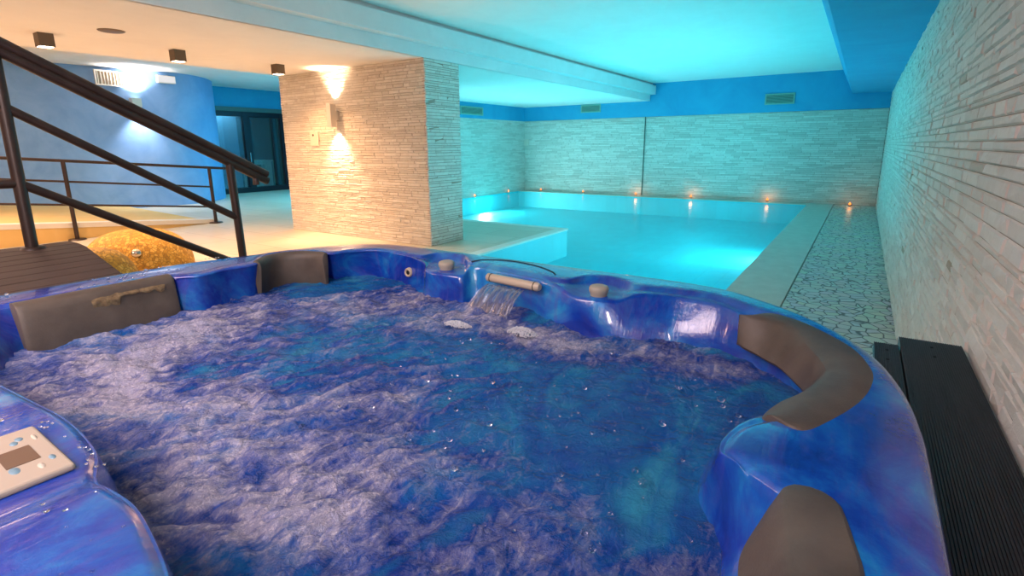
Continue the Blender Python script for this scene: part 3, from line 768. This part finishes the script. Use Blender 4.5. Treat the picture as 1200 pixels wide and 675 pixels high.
def q4(y, xb, xc, xi, zi): return [(xb, y, .90), (xb, y, .952), (xb-.006, y, .957), ((xb+xc)/2, y, .958), (xc+.004, y, .955), (xc-.003, y, .950), ((xc+xi)/2, y-.004, (.95+zi)/2+.003), (xi, y-.012, zi), (xi+.004, y-.012, zi-.02), (xc, y, .86)]
loft('headrest', [q4(.727, .010, -.030, -.036, .945), q4(.715, .026, -.036, -.047, .935), q4(.69, .034, -.037, -.057, .92), q4(.65, .043, -.031, -.072, .89), q4(.60, .053, -.022, -.066, .88), q4(.50, .062, -.010, -.05, .875), q4(.42, .058, -.012, -.05, .88), q4(.36, .04, -.03, -.06, .90), q4(.34, .01, -.045, -.06, .92)], 'foam_pad', tub, 5, 'taupe headrest with a raised ridge on the near right side')

# knobs, jet, spout
def knob(loc, tilt):
    k = lathe('air_knob', [(0, .030), (.022, .030), (.029, .027), (.032, .020), (.031, .010), (.027, .002), (.026, -.02)], 'grey_knob', tub, 32, loc)
    k.rotation_euler = tilt; return k
knob((-1.335, 1.56, .926), (.05, 0, 0)); knob((-.665, 1.525, .928), (0, 0, 0))
j = lathe('jet_nozzle', [(.006, -.02), (.010, .004), (.016, .008), (.019, .004), (.021, -.008)], 'spout_plastic', tub, 28, (-1.565, 1.578, .875)); j.rotation_euler = (PI/2, 0, 0)
k = lathe('jet_throat', [(0, .002), (.011, .003)], 'dark_gap', j, 20)
sp = tubeo('waterfall_spout', [(-1.115, 1.532, .925), (-1.11, 1.5315, .925), (-1.0, 1.521, .925), (-.885, 1.508, .925), (-.875, 1.507, .925)], [.011, .0155, .0155, .0155, .011], 'spout_plastic', tub, 24)
for tt in (.07, .93):
    p = Vector((-1.11, 1.5315, .925)).lerp(Vector((-.88, 1.5075, .925)), tt); d = Vector((.23, -.024, 0)).normalized()
    tubeo('spout_collar', [p-d*.0015, p+d*.0015], .0165, 'dark_gap', sp, 24)
boxo('spout_mount', (-1.10, 1.528, .912), (-.89, 1.575, .934), 'acrylic', tub, .004)
# curved seam of the filter lid behind the spout
sm = [(-1.25, 1.615), (-1.235, 1.665), (-1.17, 1.70), (-1.08, 1.705), (-.98, 1.68), (-.90, 1.635), (-.865, 1.60)]
tubeo('lid_seam', [(p.x, p.y, .9510) for p in catmull([(x, y, 0) for x, y in sm], 6)], .0028, 'dark_gap', tub, 8)

# the falling sheet of water
vs, fs = [], []; NU, NV = 48, 26
for side in (0, 1):
    for i in range(NU+1):
        u = i/NU
        for jv in range(NV+1):
            v = jv/NV; s0 = Vector((-1.095, 1.52)).lerp(Vector((-.915, 1.501)), u)
            spread = .90+.10*v; x = -1.005+(s0.x+1.005)*spread-.035*v
            if u < .5: x -= .018*v*(1-2*u)
            y = s0.y-.012-.075*v-.006*side
            z = .912-.095*v**1.7-.003*side
            w = .004*noise.noise((u*14, v*1.5, 4))*(.3+v); y += w; z += .002*noise.noise((u*22, v*3, 9))
            vs.append((x, y, z))
K = (NU+1)*(NV+1); ragged = lambda i: NV
for i in range(NU):
    for jv in range(NV):
        a = i*(NV+1)+jv; fs.append((a, a+1, a+NV+2, a+NV+1)); b = K+a; fs.append((b, b+NV+1, b+NV+2, b+1))
wf = mesh('waterfall', vs, fs, 'falling_water', None, True)
tag(wf, 'thin sheet of water falling from the beige spout into the hot tub', 'water', kind='stuff')

# foamy tub water
poly = [(r[7], r[8]) for r in SS]
poly = [tuple(toward(Vector(p), -.012)) for p in poly]
def inside(x, y):
    c = False; jx = len(poly)-1
    for i in range(len(poly)):
        xi, yi = poly[i]; xj, yj = poly[jx]
        if (yi > y) != (yj > y) and x < (xj-xi)*(y-yi)/(yj-yi)+xi: c = not c
        jx = i
    return c
G = .0085; x0, y0 = -2.17, .18; nx, ny = int(2.16/G), int(1.48/G)
blobs = [(-1.70, .62, .34, .26, .52), (-1.45, .50, .30, .18, .35), (-1.85, .98, .22, .28, .40), (-1.60, 1.20, .25, .25, .32), (-.75, .45, .35, .22, .42), (-.95, .72, .20, .22, .22), (-1.2, .36, .30, .16, .30),
         (-.50, 1.40, .30, .10, .42), (-.83, 1.33, .16, .09, .48), (-1.06, 1.30, .16, .12, .42), (-.42, .60, .14, .18, .22), (-1.35, 1.40, .20, .16, .30), (-.25, 1.35, .10, .14, .25),
         (-.42, 1.02, .24, .20, -.28), (-.62, 1.10, .14, .12, -.15), (-.25, .85, .10, .18, -.22), (-.10, 1.28, .06, .08, -.3)]
def foam(x, y):
    f = .25
    for bx, by, sx, sy, a in blobs: f += a*math.exp(-((x-bx)/sx)**2-((y-by)/sy)**2)
    # streaks drawn out along the flow, away from the jets
    dx, dy = x+.55, y-.10; r = math.hypot(dx, dy); th = math.atan2(dy, dx)
    q = noise.fractal((th*7, r*2.2, 1.3), .9, 2.1, 4)
    q2 = noise.turbulence((x*3.1+5, y*5.2, 2.7), 4, False)
    return f+.30*q+.30*(q2-.55)
vid = {}; vs, fs, fo = [], [], []
for i in range(nx+1):
    for jv in range(ny+1):
        x, y = x0+i*G, y0+jv*G
        if not inside(x, y): continue
        uu, vv_ = .53*x+.85*y, .85*x-.53*y; wl = max(0, min(1, (-.35-x)/.5+.25*noise.noise((x*2, y*2, 7))))
        rw = vv_+.05*noise.noise((x*4, y*4, 3))
        rdg = (1-min(1, abs(noise.fractal((uu*2.2, rw*13, .5), .9, 2, 3))*2.6))**2*wl
        a = noise.fractal((x*5.5, y*7.5, .2), .8, 2.2, 5); b = noise.turbulence((x*16, y*21, 1.1), 3, False)
        fr = foam(x, y); amp = .55+.8*max(0, min(1, fr))
        z = WZ+amp*(.011*a+.011*(b-.5))
        dw = math.hypot((x+1.04)/1.3, y-1.42); z += .012*math.exp(-(dw/.07)**2)+.009*rdg
        vid[i, jv] = len(vs); vs.append((x, y, z)); fo.append(max(0, min(1, fr+.34*rdg-.06*wl)))
for i in range(nx):
    for jv in range(ny):
        k = [(i, jv), (i+1, jv), (i+1, jv+1), (i, jv+1)]
        if all(q in vid for q in k): fs.append(tuple(vid[q] for q in k))
wt = mesh('tub_water', vs, fs, 'tub_water', None, True)
at = wt.data.attributes.new('foam', 'FLOAT', 'POINT'); at.data.foreach_set('value', fo)
tag(wt, 'churning blue hot tub water streaked with white foam', 'water', kind='stuff')

# thick foam heaps below the waterfall
def foampatch(cx, cy, rx, ry, h, label, sd):
    rnd = random.Random(sd); bm = bmesh.new()
    for k in range(520):
        a, r = rnd.uniform(0, 2*PI), rnd.random()**.55
        rr = r*(1+.35*noise.noise((math.cos(a)*1.7+sd*3, math.sin(a)*1.7, 0)))
        z = h*(1-r*r)*rnd.uniform(.5, 1.1); q = rnd.uniform(.0016, .0042)*(1.15-.5*r)
        bmesh.ops.create_icosphere(bm, subdivisions=1, radius=q, matrix=Matrix.Translation((cx+rx*rr*math.cos(a), cy+ry*rr*math.sin(a), WZ+.002+z)))
    o = fromb('foam_patch', bm, 'foam', None, smooth=True); tag(o, label, 'foam', kind='stuff')
foampatch(-.835, 1.325, .062, .026, .020, 'dense white foam patch floating right below the waterfall', 1)
foampatch(-1.055, 1.28, .055, .022, .013, 'flat pale foam patch left of the waterfall foot', 4)

# bubbles and drops
def drops(name, pts, mat, label, cat, squash=.6):
    bm = bmesh.new()
    for x, y, z, r in pts:
        mt = Matrix.Translation((x, y, z)) @ Matrix.Diagonal((r*random.uniform(.8, 1.5), r*random.uniform(.8, 1.2), r*squash, 1))
        bmesh.ops.create_icosphere(bm, subdivisions=2, radius=1, matrix=mt)
    o = fromb(name, bm, mat, None, smooth=True); tag(o, label, cat, kind='stuff')
bp_ = []
while len(bp_) < 110:
    x, y = random.uniform(-1.0, -.12), random.uniform(.5, 1.45)
    if inside(x, y) and foam(x, y) < .45: bp_.append((x, y, WZ+.002, random.choice((.0025, .003, .004, .006))))
bp_ += [(-.255, .80, WZ+.004, .011), (-.28, .83, WZ+.004, .007), (-.29, 1.02, WZ+.004, .008), (-.21, 1.2, WZ+.004, .008), (-.20, 1.17, WZ+.003, .006)]
drops('water_bubbles', bp_, 'water_drop', 'clear bubbles on the blue right half of the tub water', 'bubbles', .9)
dp = [(random.uniform(-1.4, -.55), random.uniform(-.1, .2), ZR+.003, random.choice((.002, .003, .0045))) for _ in range(120)]
dp += [(-1.02+random.uniform(-.1, .17), .225+random.uniform(0, .02), ZR+.003, .0025) for _ in range(16)]
dp = [d for d in dp if not (-1.10 < d[0] < -.885 and d[1] < .225)]
dp = [(x, y, z+(.016 if x > -.83 else 0), r) for x, y, z, r in dp]
dp += [(random.uniform(-2.22, -2.1), random.uniform(.4, 1.2), ZR+.004, random.choice((.003, .004, .006))) for _ in range(40)]
drops('water_droplets', dp, 'water_drop', 'clear droplets scattered on the blue rim of the hot tub', 'droplets', .5)

# control panel set in the near rim
cp = boxo('control_panel', (-.095, -.20, 0), (.095, 0, .011), 'panel_plastic', tub, .005, loc=(-.985, .216, .951)); cp['label'] = 'cream control panel with small screen and buttons'
cp.rotation_euler = (0, 0, -.02)
bm = bmesh.new(); box(bm, (-.022, -.062, .0112), (.036, -.024, .0118)); fromb('display', bm, 'panel_screen', cp)
def oval(x, y, rx, ry, mat): lathe('button', [(0, .0122), (.8, .0121), (1, .011)], mat, cp, 20, (x, y, 0), rx, ry)
for x, y, rx, ry, mt_ in ((-.055, -.028, .008, .005, 'panel_button'), (-.045, -.036, .008, .005, 'panel_button'), (.047, -.014, .009, .004, 'panel_button'), (.048, -.056, .012, .006, 'panel_button'), (.062, -.03, .010, .004, 'panel_print'), (-.045, -.012, .012, .003, 'panel_print'), (-.05, -.06, .012, .004, 'panel_print')): oval(x, y, rx, ry, mt_)

# ------------------------------------------------------------------ LIGHTS
def area(name, loc, rot, size, power, col, sy=None, spread=PI):
    l = bpy.data.lights.new(name, 'AREA'); l.energy = power; l.color = col; l.size = size; l.spread = spread
    if sy: l.shape = 'RECTANGLE'; l.size_y = sy
    o = bpy.data.objects.new(name, l); o.location = loc; o.rotation_euler = rot; C.objects.link(o); return o
def spot(name, loc, rot, power, col, ang=90, blend=.6, r=.03):
    l = bpy.data.lights.new(name, 'SPOT'); l.energy = power; l.color = col; l.spot_size = math.radians(ang); l.spot_blend = blend; l.shadow_soft_size = r
    o = bpy.data.objects.new(name, l); o.location = loc; o.rotation_euler = rot; C.objects.link(o); return o
def point(name, loc, power, col, r=.1):
    l = bpy.data.lights.new(name, 'POINT'); l.energy = power; l.color = col; l.shadow_soft_size = r
    o = bpy.data.objects.new(name, l); o.location = loc; C.objects.link(o); return o
CY = (.02, .80, 1.0)
for x, y in ((-2.5, 6.5), (-2.5, 9.5), (-3.0, 12.3), (-6.5, 10.8)):
    area('pool_floor_light', (x, y, ZP+.02), (PI, 0, 0), .5, 45, CY)
area('pool_side_light', (-1.01, 9.3, -.25), (0, PI/2, 0), .3, 62, (.75, 1., 1.))
area('pool_side_light', (-8.95, 12.2, -.25), (0, -PI/2, 0), .3, 80, (.75, 1., 1.))
area('pool_side_light', (-7.4, 8.05, -.25), (PI/2, 0, 0), .3, 50, (.75, 1., 1.))
WARM = (1., .50, .22); W2 = (1., .66, .42)
for x, y in ((-7.1, 2.16), (-7.02, 3.40), (-7.1, 4.78)):
    spot('ceiling_spot', (x, y, ZL-.135), (0, 0, 0), 265, WARM, 140, .8)
spot('wall_lamp_up', (-6.84, CY0-.12, 2.02), (PI-.12, 0, 0), 130, W2, 85, .8); spot('wall_lamp_down', (-6.84, CY0-.12, 1.72), (.12, 0, 0), 150, W2, 85, .8)
spot('blue_wall_up', (-14.2, 5.85, 2.54), (PI, 0, 0), 150, (1, .9, .88), 120, .8); spot('blue_wall_down', (-14.2, 5.85, 2.36), (0, 0, 0), 170, (1, .92, .95), 90, .9)
area('lounge_light', (-10.5, 1.5, 3.15), (0, 0, 0), 1.8, 230, (1., .66, .47))
area('low_ceiling_light', (-6.9, -1.6, ZL-.02), (0, 0, 0), 1.2, 170, (1., .60, .42))
area('tub_ceiling_light', (-1.6, -1.4, ZC-.03), (0, 0, 0), 1.8, 150, (1., .74, .72))
area('beam_fill_light', (XR-.12, -1.3, 2.0), (0, math.radians(100), 0), .5, 75, (1., .82, .78))  # added fill out of view, whitens the beam face and near ceiling
area('cyan_lounge_fill', (-11.2, 10.4, 3.18), (0, 0, 0), .8, 300, (.1, .75, 1.))  # added fill hidden behind the pillar, turns the curved wall's end cyan
area('door_glass_fill', (XD-.6, 9.4, 2.86), (0, 0, 0), .5, 26, (.5, .95, .9))  # added unseen fill above the door head, brightens the teal in the glass
for x, y in tl[:4]: point('tea_glow', (x, y, .12), .9, (1., .38, .10), .04)
W = bpy.data.worlds.new('world'); bpy.context.scene.world = W; W.use_nodes = True
W.node_tree.nodes['Background'].inputs[0].default_value = (.35, .5, .8, 1); W.node_tree.nodes['Background'].inputs[1].default_value = .05

# ------------------------------------------------------------------ CAMERA
cam = bpy.data.cameras.new('camera'); co = bpy.data.objects.new('camera', cam); C.objects.link(co)
yaw, pitch, roll, fpx, cxp, cyp = .587, .224, -.008, 614.755, 596.2, 310.87
fw = Vector((-math.sin(yaw)*math.cos(pitch), math.cos(yaw)*math.cos(pitch), -math.sin(pitch)))
r0 = fw.cross(Vector((0, 0, 1))).normalized(); u0 = r0.cross(fw)
rt = math.cos(roll)*r0+math.sin(roll)*u0; up = -math.sin(roll)*r0+math.cos(roll)*u0
co.matrix_world = Matrix(((rt.x, up.x, -fw.x, 0), (rt.y, up.y, -fw.y, 0), (rt.z, up.z, -fw.z, 1.4), (0, 0, 0, 1)))
cam.sensor_width = 36; cam.lens = fpx/1200*36
cam.shift_x = (600-cxp)/1200; cam.shift_y = -(337.5-cyp)/1200
cam.clip_start = .02; cam.clip_end = 100
sc = bpy.context.scene; sc.camera = co
sc.view_settings.view_transform = 'Standard'; sc.view_settings.look = 'None'; sc.view_settings.gamma = 1
sc.view_settings.use_curve_mapping = False; sc.view_settings.exposure = 0
